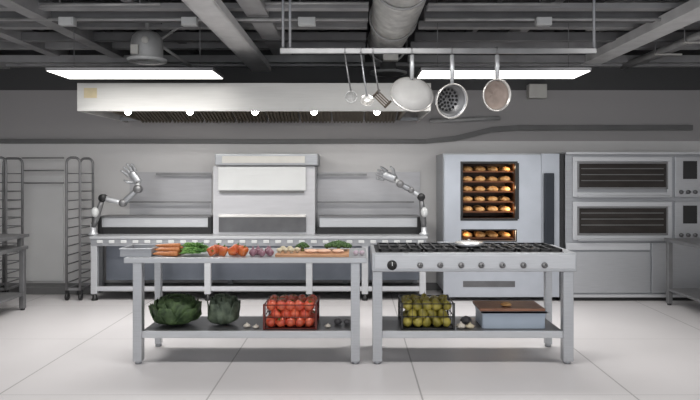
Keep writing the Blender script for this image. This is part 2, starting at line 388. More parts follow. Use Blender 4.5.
# ---------------------------------------------------------------- pot rail and hanging pans
RY = 5.4; RZ = pz(51, RY)
t = thing('pot_rail', 'long grey rail hung above the stove with pans on hooks', 'rail', (px(438, RY), RY, RZ))
MB().box(px(280, RY), px(596, RY), RY - .015, RY + .015, RZ - .025, RZ + .025, .006).obj('bar', 'rack', t)
for x in (283, 290, 594): MB().tube([(px(x, RY), RY, RZ + .02), (px(x, RY), RY, CZ)], .012, 8).obj('hanger_rod', 'steel_mid', t)
def pan(x, y, r, depth, tilt, yaw, name, label, cat, mi, mo, holes=False, back=False, wide=1.):
    """pan whose mouth faces the camera (or away with back=True), handle up to the rail"""
    c = P(x, y, RY - .02)
    t = thing(name, label, cat, c, 'pans hanging from the rail')
    R = Matrix.Rotation(yaw, 3, 'Z') @ Matrix.Rotation(PI / 2 + tilt, 3, 'X')   # z axis of lathe -> towards camera
    if back: R = Matrix.Rotation(yaw, 3, 'Z') @ Matrix.Rotation(-PI / 2 + tilt, 3, 'X')
    mtx = R.to_4x4()
    prof = [(0, -depth), (r * .55, -depth), (r * .78, -depth * .85), (r * .96, -depth * .2), (r, 0), (r * .965, 0), (r * .92, -depth * .2), (r * .74, -depth * .78), (r * .5, -depth * .93), (0, -depth * .93)]
    MB().lathe(prof, c, 30, mtx).obj('bowl', mo, t)
    MB().lathe([(r * .95, -.004), (r * 1.03, -.004), (r * 1.03, .008), (r * .95, .008), (r * .95, -.004)], c, 30, mtx).obj('rim', 'rim', t)
    MB().lathe([(0, -depth * .88), (r * .50, -depth * .88), (r * .72, -depth * .72), (r * .90, -depth * .15)], c, 30, mtx, False).obj('lining', mi, t, .002)
    if holes:
        h = MB()
        for j in range(3):
            for k in range(6 + j * 5):
                a = 2 * PI * k / (6 + j * 5); rr = r * (.2 + .2 * j)
                h.ball(c + R @ Vector((rr * math.cos(a), rr * math.sin(a), -depth * (.87 if j < 2 else .76))), .014, (1, 1, 1), 1)
        h.obj('drain_hole', 'black', t)['kind'] = 'stuff'
    top = c + Vector((0, .02 if back else 0, r * (.70 if back else .93))); end = Vector((c.x, RY - .022, RZ - .04))
    hd = MB().tube([top, (top + end) / 2 + Vector((0, -.01, 0)), end], .012, 8, [.016, .021, .019]).obj('handle', 'steel_pale', t)
    MB().tube([(c.x, RY - .022, RZ - .05), (c.x, RY - .035, RZ), (c.x, RY - .022, RZ + .032), (c.x, RY + .01, RZ + .036), (c.x, RY + .022, RZ + .02)], .005, 6).obj('hook', 'rack', hd)
    return t
pan(412, 94, .185, .05, -.55, .15, 'frying_pan', 'large frying pan hung with its pale base towards the camera', 'pan', 'pan_base', 'pan_base', back=True)
pan(452, 101, .150, .11, .25, .35, 'colander', 'round colander with dark holes hanging from the rail', 'colander', 'rack', 'steel_pale', holes=True)
pan(497, 95, .138, .07, .1, .35, 'saucepan', 'round pan with brownish inside and bright rim, hung furthest right', 'pan', 'pan_in', 'rim')
# small ladle and dark brush left of the pans
def ladle(x, y, name, label, cat, mb, mh, ang):
    c = P(x, y, RY); t = thing(name, label, cat, c, 'utensils hanging left of the pans')
    top = Vector((px(x - 6, RY), RY - .022, RZ - .04))
    hd = MB().tube([c + Vector((0, 0, .03)), (c + top) / 2, top], .007, 8).obj('handle', mh, t)
    MB().tube([top + Vector((0, 0, -.01)), top + Vector((0, -.013, .04)), top + Vector((0, 0, .072)), top + Vector((0, .03, .076)), top + Vector((0, .044, .06))], .004, 6).obj('hook', 'rack', hd)
    return t, c
t, c = ladle(367, 100, 'ladle', 'pale round ladle hanging in front of the hood', 'ladle', 'rim', 'steel_mid', 0)
MB().lathe([(0, -.035), (.04, -.03), (.062, 0), (.058, 0), (.037, -.026), (0, -.03)], c, 20, (Matrix.Rotation(PI / 2 - .5, 3, 'X')).to_4x4()).obj('bowl', 'rim', t)
t, c = ladle(379, 97, 'spatula', 'dark slotted spatula hanging beside the ladle', 'spatula', 'black', 'rack', 0)
s_ = MB()
for k in range(4): s_.box(-.032 + k * .019, -.02 + k * .019, -.003, .003, -.10, .04)
s_.box(-.034, .05, -.003, .003, .03, .05); s_.box(-.034, .05, -.003, .003, -.11, -.09)
bmesh.ops.transform(s_.bm, matrix=Matrix.Translation(c) @ Matrix.Rotation(-.8, 4, 'Y'), verts=s_.bm.verts)
s_.obj('blade', mat('burnt_steel', (.08, .06, .045), .5, .3, .2, 9), t)
t, c = ladle(351, 95, 'strainer', 'small wire strainer hanging leftmost in front of the hood', 'strainer', 'rack', 'rack', 0)
MB().tube([c + Vector((.05 * math.cos(a * PI / 10), -.02, .05 * math.sin(a * PI / 10) - .02)) for a in range(21)], .005, 6).obj('hoop', 'duct', t)
w = MB()
for k in range(-3, 4):
    h = math.sqrt(.05 ** 2 - (k * .014) ** 2)
    w.tube([c + Vector((k * .014, -.02 + .03 * (abs(q) ** 0 - (q / 3) ** 2), q / 3 * h - .02)) for q in range(-3, 4)], .0025, 5)
    w.tube([c + Vector((q / 3 * h, -.02 + .03 * (1 - (q / 3) ** 2), k * .014 - .02)) for q in range(-3, 4)], .0025, 5)
w.obj('mesh', 'duct', t)

# ---------------------------------------------------------------- front work table
TY0, TY1 = 5.09, 5.79
def leg(t, x0, x1, y0, y1, z1, name='leg'):
    l = MB().box(x0, x1, y0, y1, .022, z1, .006).obj(name, 'steel', t)
    MB().lathe([(0, 0), (.028, 0), (.03, .01), (.022, .035), (0, .035)], ((x0 + x1) / 2, (y0 + y1) / 2, 0), 12).obj('foot', 'steel_mid', l)
    return l
t = thing('work_table', 'long steel work table holding vegetables, left of the stove', 'table', (-.9, 5.44, 0))
MB().box(-1.90, .10, TY0, TY1, .835, .88, .006).obj('tabletop', 'steel', t)
for (a, b) in ((-1.83, -1.755), (-.035, .04)):
    leg(t, a, b, TY0 + .0 + .01, TY0 + .085, .835); leg(t, a + .01, b - .01, TY1 - .16, TY1 - .10, .835)
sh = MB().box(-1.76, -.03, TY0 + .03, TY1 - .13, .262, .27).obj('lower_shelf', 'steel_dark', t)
MB().box(-1.757, -.033, TY0 + .02, TY0 + .045, .215, .272, .004).obj('shelf_edge', 'steel_pale', sh)
MB().box(-1.757, -.033, TY1 - .145, TY1 - .12, .235, .272, .004).obj('shelf_edge', 'steel_mid', sh)
# ---------------------------------------------------------------- stove
SX0, SX1 = .14, 1.825
t = thing('gas_stove', 'open steel gas stove with a row of knobs', 'stove', (.98, 5.44, 0))
MB().box(SX0, SX1, TY0, TY1 - .08, .765, .92, .008).obj('body', 'steel', t)
p_ = MB().box(SX0 + .02, SX1 - .02, TY0 - .012, TY0, .79, .905, .004).obj('control_panel', 'steel_pale', t)
MB().box(SX0 + .03, SX1 - .1, TY0 + .03, TY1 - .12, .916, .924).obj('hob_plate', 'iron', t)
for k, x in enumerate((392, 420, 440, 461, 481, 502, 523, 544)):
    X = px(x, TY0); Z = pz(265, TY0); r = .036 if k == 0 else .022
    R = Matrix.Rotation(PI / 2, 4, 'X')
    kb = MB().lathe([(0, 0), (r * 1.15, 0), (r * 1.1, .012), (r * .9, .016), (r * .8, .034), (0, .036)], (X, TY0 - .012, Z), 18, R).obj('knob', 'black' if k == 0 else 'rack', t)
    MB().box(X - .003, X + .003, TY0 - .055, TY0 - .046, Z, Z + r * .8).obj('pointer', 'white' if k == 0 else 'black', kb)
for k in range(4):
    gx0 = SX0 + .06 + k * .385; gx1 = gx0 + .365
    gr = MB()
    for yy in (TY0 + .05, TY0 + .29, TY0 + .54): gr.box(gx0, gx1, yy, yy + .016, .930, .945)
    for j in range(5): 
        xx = gx0 + j * (gx1 - gx0 - .016) / 4; gr.box(xx, xx + .016, TY0 + .05, TY0 + .556, .930, .945)
    for xx in (gx0, gx1 - .02):
        for yy in (TY0 + .05, TY0 + .536): gr.box(xx, xx + .02, yy, yy + .02, .922, .932)
    gr.obj('grate', 'iron', t)
    for yy in (TY0 + .17, TY0 + .42):
        MB().lathe([(0, .925), (.055, .925), (.055, .934), (.035, .937), (.035, .942), (0, .943)], ((gx0 + gx1) / 2, yy, 0), 16).obj('burner', 'black', t)
for (a, b) in ((SX0 + .005, SX0 + .085), (1.715, 1.80)):
    leg(t, a, b, TY0 + .01, TY0 + .09, .765); leg(t, a + .012, b - .012, TY1 - .17, TY1 - .11, .765)
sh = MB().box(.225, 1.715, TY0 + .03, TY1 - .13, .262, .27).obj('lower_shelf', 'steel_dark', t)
MB().box(.225, 1.715, TY0 + .02, TY0 + .045, .215, .272, .004).obj('shelf_edge', 'steel_pale', sh)
MB().box(.225, 1.715, TY1 - .145, TY1 - .12, .235, .272, .004).obj('shelf_edge', 'steel_mid', sh)
# low pan with lid on the stove
c = Vector((px(468, 5.4), 5.36, .945))
t = thing('low_pan', 'low pale pan with lid standing on the stove grate', 'pan', c)
MB().lathe([(0, 0), (.10, 0), (.118, .008), (.122, .03), (.116, .03), (.11, .008), (0, .005)], c, 24).obj('bowl', 'steel', t)
MB().lathe([(.122, .030), (.115, .037), (.05, .046), (0, .048)], c, 24).obj('lid', 'rim', t)
MB().lathe([(0, .046), (.008, .048), (.014, .058), (0, .062)], c, 12).obj('lid_knob', 'steel', t)
MB().tube([c + Vector((-.12, 0, .025)), c + Vector((-.2, 0, .03)), c + Vector((-.27, -.01, .034))], .008, 8).obj('handle', 'steel_mid', t)

# ---------------------------------------------------------------- lower shelf goods
SZ = .27
def leafhead(name, c, R, squash, nl, m, label, seed, openness):
    rnd = random.Random(seed); mb = MB()
    mb.ball((0, 0, R * squash), R * .8, (1, 1, squash), 3, .08, seed)
    for i in range(nl):
        lay = i / nl
        az = i * 2.399 + rnd.uniform(-.2, .2); rr = R * (.84 + .16 * lay)
        th1 = (1.25 - .95 * (1 - lay) * 1.0) * openness; wid = rnd.uniform(.55, .8)
        nu, nv = 9, 9; vs = []; ph = rnd.uniform(0, 6)
        for v in range(nv):
            fv = v / (nv - 1)
            th = PI * .93 - fv * (PI * .93 - th1)
            flare = max(0, fv - .7) ** 2 * R * (3.0 * lay + .4)
            for u in range(nu):
                fu = u / (nu - 1) * 2 - 1
                w = wid * math.sin(PI * min(1, .12 + fv * .80)) ** .7
                a = az + fu * w
                ruf = .035 * R * math.sin(fu * 11 + ph) * abs(fu) * (0.4 + fv) + .02 * R * math.sin(fv * 17 + ph)
                rib = -.02 * R if abs(fu) < .1 else 0
                q = rr + ruf + flare + rib
                z = R * squash - q * squash * -math.cos(th) * -1 if False else R * squash + q * squash * math.cos(th)
                s = math.sin(th)
                vs.append((q * s * math.cos(a) , q * s * math.sin(a), z))
        fs = [(v * nu + u, v * nu + u + 1, (v + 1) * nu + u + 1, (v + 1) * nu + u) for v in range(nv - 1) for u in range(nu - 1)]
        mb._add(vs, fs, True)
    zc = R * squash
    for v in mb.bm.verts:
        if v.co.z < zc: v.co.z = zc - (zc - v.co.z) * .38; f_ = 1 + .10 * math.sin(7 * math.atan2(v.co.y, v.co.x)); v.co.x *= f_; v.co.y *= f_
    mn = min(v.co.z for v in mb.bm.verts)
    for v in mb.bm.verts: v.co.z -= mn
    o = mb.obj(name, m, None, .004); o.location = c
    tag(o, label, 'cabbage'); return o
leafhead('savoy_cabbage', (px(176, 5.36), 5.36, SZ + .004), .190, 1.04, 40, 'cabbage', 'large dark green leafy cabbage at the left of the shelf', 3, 1.0)
leafhead('cabbage', (px(223, 5.36), 5.36, SZ + .004), .132, 1.50, 30, 'cabbage_grey', 'smaller grey green cabbage beside the large dark one', 9, .9)
def basket(name, X0, X1, Y0, Y1, H, m, label):
    c = ((X0 + X1) / 2, (Y0 + Y1) / 2, SZ)
    t = thing(name, label, 'basket', c)
    a = MB()
    for z in (SZ + .01, SZ + H * .5, SZ + H): 
        a.tube([(X0, Y0, z), (X1, Y0, z)], .005, 6); a.tube([(X0, Y1, z), (X1, Y1, z)], .005, 6)
        a.tube([(X0, Y0, z), (X0, Y1, z)], .005, 6); a.tube([(X1, Y0, z), (X1, Y1, z)], .005, 6)
    n = 5
    for k in range(1, n):
        x = X0 + (X1 - X0) * k / n
        a.tube([(x, Y0, SZ + .01), (x, Y0, SZ + H)], .002, 5); a.tube([(x, Y1, SZ + .01), (x, Y1, SZ + H)], .003, 5)
    for k in range(1, 4):
        y = Y0 + (Y1 - Y0) * k / 4
        for x in (X0, X1): a.tube([(x, y, SZ + .01), (x, y, SZ + H)], .003, 5)
    a.obj('wire_side', m, t)
    MB().box(X0, X1, Y0, Y1, SZ + .002, SZ + .008).obj('base', m, t)
    for x in (X0, X1):
        for y in (Y0, Y1): MB().box(x - .008, x + .008, y - .008, y + .008, SZ, SZ + H + .008, .003).obj('corner_post', m, t)
    return t
M['red_wire'] = mat('dark_red_wire', (.12, .02, .015), .4, .2, .1, 9)
bx0, bx1 = px(264, 5.17), px(316, 5.17)
basket('wire_basket', bx0, bx1, 5.17, 5.53, .205, 'red_wire', 'wire basket packed with red tomatoes')
def fill(proto, x0, x1, y0, y1, z0, nx, ny, nz, r, lift, grp, jit=.006):
    pos = []
    for l in range(nz):
        for j in range(ny):
            for i in range(nx - (l % 2)):
                sx = (x1 - x0 - 2 * r) / max(1, nx - 1)
                x = x0 + r + i * sx + (sx / 2 if l % 2 else 0)
                y = y0 + r + j * (y1 - y0 - 2 * r) / max(1, ny - 1)
                pos.append((x + random.uniform(-jit, jit), y + random.uniform(-jit / 2, jit / 2), z0 + r + l * lift))
    for k, p in enumerate(pos):
        rot = (random.uniform(-.9, .9), random.uniform(-.9, .9), random.uniform(0, 6))
        s = random.uniform(.95, 1.03)
        if k == 0: proto.location = p; proto.rotation_euler = rot
        else: copy_tree(proto, p, rot, scale=s)
def tomato():
    t = thing('tomato', 'ripe red tomato packed in the wire basket', 'tomato', (0, 0, 0), 'tomatoes in the wire basket')
    r = .047
    MB().lathe([(0, -.040), (.02, -.041), (.038, -.030), (.047, -.008), (.047, .008), (.040, .027), (.024, .037), (.010, .036), (0, .031)], (0, 0, 0), 18).obj('flesh', 'red', t)
    cx = MB()
    for k in range(5):
        a = 2 * PI * k / 5
        cx._add([(0, 0, .037), (.006 * math.cos(a + 1.2), .006 * math.sin(a + 1.2), .038), (.022 * math.cos(a), .022 * math.sin(a), .0405), (.006 * math.cos(a - 1.2), .006 * math.sin(a - 1.2), .038)], [(0, 1, 2, 3)])
    cx.tube([(0, 0, .033), (.003, 0, .047)], .003, 6)
    cx.obj('calyx', 'calyx', t, .001)
    return t
fill(tomato(), bx0 + .012, bx1 - .012, 5.18, 5.52, SZ + .012, 5, 4, 3, .044, .068, '')
ox0, ox1 = px(402, 5.17), px(454, 5.17)
basket('wire_basket', ox0, ox1, 5.17, 5.53, .215, 'black', 'black wire basket packed with yellow green pears')
def pear():
    t = thing('pear', 'yellow green pear packed in the black basket', 'pear', (0, 0, 0), 'pears in the black basket')
    MB().lathe([(0, -.046), (.018, -.046), (.036, -.034), (.043, -.014), (.038, .008), (.026, .028), (.018, .042), (.009, .050), (0, .050)], (0, 0, 0), 16).obj('flesh', 'olive', t)
    MB().tube([(0, 0, .047), (.003, 0, .063)], .0025, 6).obj('stalk', 'stalk', t)
    return t
fill(pear(), ox0 + .014, ox1 - .014, 5.19, 5.51, SZ + .012, 5, 4, 3, .044, .070, '')
# tub with a wooden lid
tx0, tx1, ty0, ty1 = px(482, 5.2), px(546, 5.2), 5.2, 5.52
t = thing('storage_tub', 'pale blue grey tub under a brown wooden board', 'tub', ((tx0 + tx1) / 2, 5.36, SZ))
u = MB()
u.prism([(tx0 + .02, SZ + .002), (tx1 - .02, SZ + .002), (tx1, SZ + .14), (tx0, SZ + .14)], ty0, ty0 + .008)
u.prism([(tx0 + .02, SZ + .002), (tx1 - .02, SZ + .002), (tx1, SZ + .14), (tx0, SZ + .14)], ty1 - .008, ty1)
u.prism([(ty0 + .008, SZ + .002), (ty1 - .008, SZ + .002), (ty1 - .008, SZ + .14), (ty0 + .008, SZ + .14)], tx0 + .006, tx0 + .02, 'X')
u.prism([(ty0 + .008, SZ + .002), (ty1 - .008, SZ + .002), (ty1 - .008, SZ + .14), (ty0 + .008, SZ + .14)], tx1 - .02, tx1 - .006, 'X')
u.box(tx0 + .02, tx1 - .02, ty0 + .008, ty1 - .008, SZ + .002, SZ + .01)
u.obj('body', 'tub', t)
MB().frame(tx0 - .008, tx1 + .008, SZ + .13, SZ + .148, ty0 - .008, ty0 + .0, .017).box(tx0 - .008, tx0 + .004, ty0, ty1, SZ + .134, SZ + .148).box(tx1 - .004, tx1 + .008, ty0, ty1, SZ + .134, SZ + .148).obj('rim', 'tub', t)
b_ = MB().box(tx0 - .02, tx1 - .01, ty0 - .02, ty1 + .0, SZ + .150, SZ + .172, .006)
single(b_, 'wooden_board', 'wood_dark', 'brown wooden board lying on the blue grey tub', 'board', loc=((tx0 + tx1) / 2, 5.36, SZ + .15))
single(MB().ball((px(506, 5.28), 5.28, SZ + .19), .036, (1.3, 1, .5), 3, .1, 4), 'bread_roll', 'bread', 'small orange brown roll lying on the brown board', 'bread', loc=(px(506, 5.28), 5.28, SZ + .172))
def garlic(x, Y, r, m, label, z=SZ, grp='bulbs lying loose on the lower shelves'):
    c = (px(x, Y), Y, z)
    mb = MB(); seg = 24; prof = [(0, 0), (.5, .02), (.9, .3), (1, .65), (.8, 1.1), (.35, 1.45), (.14, 1.75), (.1, 2.0), (0, 2.02)]
    vs = []
    for a, h in prof:
        for k in range(seg):
            q = 2 * PI * k / seg; rr = a * r * (1 + .07 * math.cos(q * 8)); vs.append((c[0] + rr * math.cos(q), c[1] + rr * math.sin(q), c[2] + h * r * .72))
    fs = [(i * seg + k, i * seg + (k + 1) % seg, (i + 1) * seg + (k + 1) % seg, (i + 1) * seg + k) for i in range(len(prof) - 1) for k in range(seg)]
    mb._add(vs, fs, True)
    return single(mb, 'garlic_bulb', m, label, 'garlic', grp, loc=c)
garlic(247, 5.25, .030, 'garlic', 'pale garlic bulb right beside the grey green cabbage')
garlic(256, 5.22, .026, 'garlic', 'pale garlic bulb against the tomato basket, left side')
garlic(328, 5.25, .026, 'garlic', 'lone pale garlic bulb right of the tomato basket')
garlic(470, 5.22, .036, 'mushroom', 'tan bulb right against the blue grey tub')
garlic(461, 5.22, .040, 'garlic', 'pale bulb between the pear basket and the tan bulb')
M['dull'] = mat('grey_beet_skin', (.12, .115, .12), .5, 0, .2, 20)
for x, r, lab in ((466, .042, 'grey root behind the two bulbs by the pear basket'), (338, .03, 'grey root lying right of the tomato basket'), (347, .026, 'grey root beside the right table leg')):
    single(MB().ball((px(x, 5.36), 5.36, SZ + r * .85), r, (1.1, 1, .86), 3, .15, x), 'beetroot', 'dull', lab, 'root vegetable', 'grey roots on the lower shelves', loc=(px(x, 5.36), 5.36, SZ))

# ---------------------------------------------------------------- on the work table
TZ = .88
# steel pan
gx0, gx1 = px(121, 5.18), px(152, 5.18)
t = thing('food_pan', 'grey steel food pan at the left end of the work table', 'pan', ((gx0 + gx1) / 2, 5.3, TZ))
MB().frame(gx0, gx1, TZ, TZ + .065, 5.16, 5.17, .005).box(gx0 + .005, gx1 - .005, 5.162, 5.168, TZ, TZ + .06).box(gx0, gx0 + .008, 5.17, 5.46, TZ, TZ + .065).box(gx1 - .008, gx1, 5.17, 5.46, TZ, TZ + .065).box(gx0, gx1, 5.46, 5.468, TZ, TZ + .065).box(gx0, gx1, 5.17, 5.46, TZ, TZ + .006).obj('body', 'steel_mid', t)
MB().box(gx0 - .008, gx1 + .008, 5.15, 5.165, TZ + .06, TZ + .07, .003).box(gx0 - .008, gx1 + .008, 5.462, 5.478, TZ + .06, TZ + .07, .003).box(gx0 - .008, gx0 + .004, 5.165, 5.462, TZ + .06, TZ + .07).box(gx1 - .004, gx1 + .008, 5.165, 5.462, TZ + .06, TZ + .07).obj('rim', 'steel', t)
# carrots
labs = ['carrot with leafy top lying nearest the front table edge', 'second carrot from the front table edge', 'carrot lying in the middle of the bunch', 'carrot at the back of the bunch', 'carrot stacked on top at the front of the bunch', 'carrot stacked on top in the middle', 'carrot stacked on top at the back', 'topmost carrot of the bunch']
cpos = [(5.17, 0), (5.225, 0), (5.28, 0), (5.335, 0), (5.197, 1), (5.252, 1), (5.307, 1), (5.225, 2)]
cx0 = px(154, 5.2)
def carrot(y, lay, label):
    r = .021; z = TZ + r + .002 + lay * .031; x = cx0 + random.uniform(-.004, .012); dy = 0
    t = thing('carrot', label, 'carrot', (x, y, z), 'carrots in a bunch on the work table')
    MB().tube([(x, y, z), (x + .02, y, z), (x + .08, y, z), (x + .16, y, z), (x + .205, y, z), (x + .212, y, z)], r, 12, [.004, .010, .015, .020, .0205, .012]).obj('root', 'carrot', t)
    g = MB()
    for k in range(16):
        L = random.uniform(.12, .24); a = random.uniform(-.16, .16); b = random.uniform(.02, .22) if lay == 0 else random.uniform(-.1, .16)
        p0 = Vector((x + .208, y, z)); p1 = p0 + Vector((L * .5, L * .5 * a, max(TZ + .012 - z, L * .5 * b))); p2 = p0 + Vector((L, L * a, max(TZ + .012 - z, L * b * .7)))
        g.tube([p0, p1, p2], .003, 5, [.0022, .0022, .001])
        for j in range(7):
            f = .3 + .1 * j; q = p0.lerp(p2, f); q.z = max(TZ + .012, p1.z * .6 + p2.z * .4)
            g.ball(q + Vector((0, random.uniform(-.012, .012), random.uniform(0, .012))), .009, (1.4, 1, .6), 1)
    g.obj('leafy_top', 'greens', t)
for (y, l), lb in zip(cpos, labs): carrot(y, l, lb)
# bell peppers
def pepper(c, r, rot):
    t = thing('bell_pepper', 'x', 'pepper', c, 'orange red peppers on the work table')
    mb = MB(); seg = 24; vs = []; prof = [(0, -.95), (.35, -1), (.68, -.9), (.85, -.4), (.98, .2), (.95, .6), (.7, .88), (.35, .9), (.15, .78), (0, .75)]
    for a, h in prof:
        for k in range(seg):
            q = 2 * PI * k / seg; rr = a * r * (1 + .10 * math.cos(4 * q)); vs.append((rr * math.cos(q), rr * math.sin(q), h * r))
    fs = [(i * seg + k, i * seg + (k + 1) % seg, (i + 1) * seg + (k + 1) % seg, (i + 1) * seg + k) for i in range(len(prof) - 1) for k in range(seg)]
    mb._add(vs, fs, True)
    t.location = (0, 0, 0)
    mb.obj('flesh', 'pepper', t); MB().tube([(0, 0, .7 * r), (.003, 0, 1.0 * r), (.008, 0, 1.25 * r)], .006, 8).obj('stem', 'calyx', t)
    t.location = c; t.rotation_euler = rot
    return t
pl = ['orange red pepper at the left front, beside the carrot tops', 'orange red pepper second from left at the front', 'orange red pepper third from left at the front', 'orange red pepper at the right front, beside the purple onions',
      'orange red pepper at the back left of the pepper heap', 'orange red pepper at the back right of the pepper heap']
pr = pepper((px(212, 5.2), 5.2, TZ + .043), .042, (1.4, .3, .2)); pr['label'] = pl[0]
for (x, Y, z, ro), lb in zip(((223, 5.21, .043, (.2, .1, 1)), (233, 5.2, .043, (1.3, -.4, 2)), (243, 5.2, .043, (.3, .2, .3)), (217, 5.31, .045, (.1, .2, 1)), (237, 5.31, .045, (.2, -.2, 2))), pl[1:]):
    copy_tree(pr, (px(x, Y), Y, TZ + z), ro, lb)
# purple onions
on = [(253, 5.2, .034, 'purple onion touching the peppers'), (262, 5.17, .030, 'purple onion in the middle of the onions, at the front'), (270, 5.2, .034, 'purple onion beside the cutting board'), (258, 5.29, .034, 'purple onion at the back left of the onions'), (268, 5.30, .032, 'purple onion at the back right of the onions')]
for k, (x, Y, r, lb) in enumerate(on):
    c = (px(x, Y), Y, TZ)
    mb = MB().lathe([(0, .002), (.3 * r, .0), (.8 * r, .35 * r), (r, .9 * r), (.85 * r, 1.4 * r), (.4 * r, 1.75 * r), (.14 * r, 2.1 * r), (.1 * r, 2.5 * r), (0, 2.5 * r)], c, 18)
    single(mb, 'onion', 'onion', lb, 'onion', 'purple onions on the work table', loc=c)
# cutting board
cb0, cb1 = px(276, 5.2), px(349, 5.2)
single(MB().box(cb0, cb1, 5.13, 5.50, TZ, TZ + .024, .006), 'cutting_board', 'wood', 'long wooden cutting board on the work table', 'cutting board', loc=((cb0 + cb1) / 2, 5.3, TZ))
BZ = TZ + .024
ml = ['pale mushroom at the left end of the cutting board', 'second pale mushroom from the left end of the board', 'third pale mushroom from the left end of the board', 'pale mushroom nearest the broccoli', 'pale mushroom at the back of the mushroom row', 'pale mushroom behind the row, left']
def mushroom(x, Y, lb):
    c = (px(x, Y), Y, BZ); t = thing('mushroom', lb, 'mushroom', c, 'pale mushrooms on the cutting board')
    MB().lathe([(.010, 0), (.012, .01), (.010, .022), (0, .024)], c, 12).obj('stem', 'garlic', t)
    MB().lathe([(0, .018), (.02, .016), (.026, .02), (.024, .034), (.014, .043), (0, .046)], c, 16).obj('cap', 'mushroom', t)
for (x, Y), lb in zip(((279.5, 5.2), (285.5, 5.22), (291.5, 5.2), (297, 5.24), (290, 5.33), (283, 5.33)), ml): mushroom(x, Y, lb)
def broccoli(x, Y, R, h, label, name='broccoli', cat='broccoli', seed=1, m='broccoli', n=26, zb=None, sx=1.):
    zb = BZ if zb is None else zb
    c = Vector((px(x, Y), Y, zb)); t = thing(name, label, cat, c); rnd = random.Random(seed)
    MB().tube([c, c + Vector((0, 0, h * .4)), c + Vector((0, 0, h * .5))], .016, 10, [.016, .014, .022]).obj('stem', 'stem', t)
    f = MB()
    for k in range(n):
        a = k * 2.4; q = math.sqrt(k / n); rr = R * q
        f.ball(c + Vector((rr * sx * math.cos(a), rr * math.sin(a), h * (.42 + .40 * (1 - q * q)) - .004 * rnd.random())), R * rnd.uniform(.24, .34), (1, 1, .85), 2, .5, k + seed)
    f.obj('crown', m, t)
broccoli(302.5, 5.36, .052, .082, 'small broccoli head beside the mushrooms', seed=4)
broccoli(338.5, 5.40, .070, .085, 'larger dark broccoli head at the right end of the board', seed=8, n=40, sx=1.5)
fl = ['pale pink fillet left on the cutting board', 'pale pink fillet in the middle of the cutting board', 'pale pink fillet at the right on the cutting board']
for (x, sx), lb in zip(((311, 1.), (324, 1.1), (338, .9)), fl):
    c = (px(x, 5.22), 5.22, BZ)
    single(MB().ball((c[0], c[1], BZ + .016), .045, (1.25 * sx, .9, .4), 3, .15, x), 'fillet', 'meat', lb, 'fillet', 'fillets on the cutting board', loc=c)
# two purple radish beside board
for k, (x, lb) in enumerate(((356, 'small mauve turnip beside the right end of the board'), (362, 'small mauve turnip at the right end of the table'))):
    c = (px(x, 5.25), 5.25, TZ)
    single(MB().ball((c[0], c[1], TZ + .022), .024, (1, 1, .92), 2, .08, k), 'turnip', mat('turnip_mauve', (.36, .22, .34), .4, 0, .2, 15, col2=(.55, .5, .5)), lb, 'turnip', 'turnips on the work table', loc=c)

# ---------------------------------------------------------------- rear counter
RY0, RY1 = 7.67, 8.33; rx0, rx1 = px(89, RY0), px(428, RY0); CT = .80
t = thing('prep_counter', 'long steel counter along the rear wall below the hood', 'counter', ((rx0 + rx1) / 2, 8.0, 0))
MB().box(rx0, rx1, RY0, RY1, CT - .03, CT, .005).obj('worktop', 'steel_pale', t)
fs_ = MB().box(rx0 + .02, rx1 - .02, RY0 + .015, RY0 + .03, CT - .12, CT - .03).obj('front_rail', 'steel_mid', t)
s_ = MB(); x = 99.5
while x < 425:
    X = px(x, RY0); s_.box(X - .036, X + .036, RY0 + .0, RY0 + .016, CT - .085, CT - .045, .008); x += 11.9
s_.obj('slot_strip', 'white', fs_)
k = 0
for x in (93, 157, 207, 309, 365, 423):
    X = px(x, RY0); w = .04
    l = MB().box(X - w, X + w, RY0 + .02, RY0 + .08, .08, CT - .12 if x != 93 else CT - .03, .006).obj('leg', 'steel_pale', t)
    MB().lathe([(0, 0), (.035, 0), (.04, .012), (.028, .03), (.024, .085), (0, .085)], (X, RY0 + .05, 0), 14).obj('foot', 'black', l)
for x in (100, 230, 345, 415):
    X = px(x, RY1 - .1)
    l = MB().box(X - .03, X + .03, RY1 - .09, RY1 - .03, .03, CT - .03).obj('leg', 'steel_mid', t)
    MB().lathe([(0, 0), (.03, 0), (.03, .03), (0, .03)], (X, RY1 - .06, 0), 12).obj('foot', 'black', l)
MB().box(rx0 + .02, rx1 - .02, RY0 + .03, RY0 + .07, pz(291.5, RY0), pz(287, RY0), .004).obj('lower_rail', 'steel_pale', t)
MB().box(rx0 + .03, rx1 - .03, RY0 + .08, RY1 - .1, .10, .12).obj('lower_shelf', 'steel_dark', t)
MB().box(px(103, 7.9), px(425, 7.9), 8.0, 8.02, .205, CT - .03).obj('rear_panel', mat('under_counter_sheet', (.20, .22, .26), .5, .2, .1, 3), t)
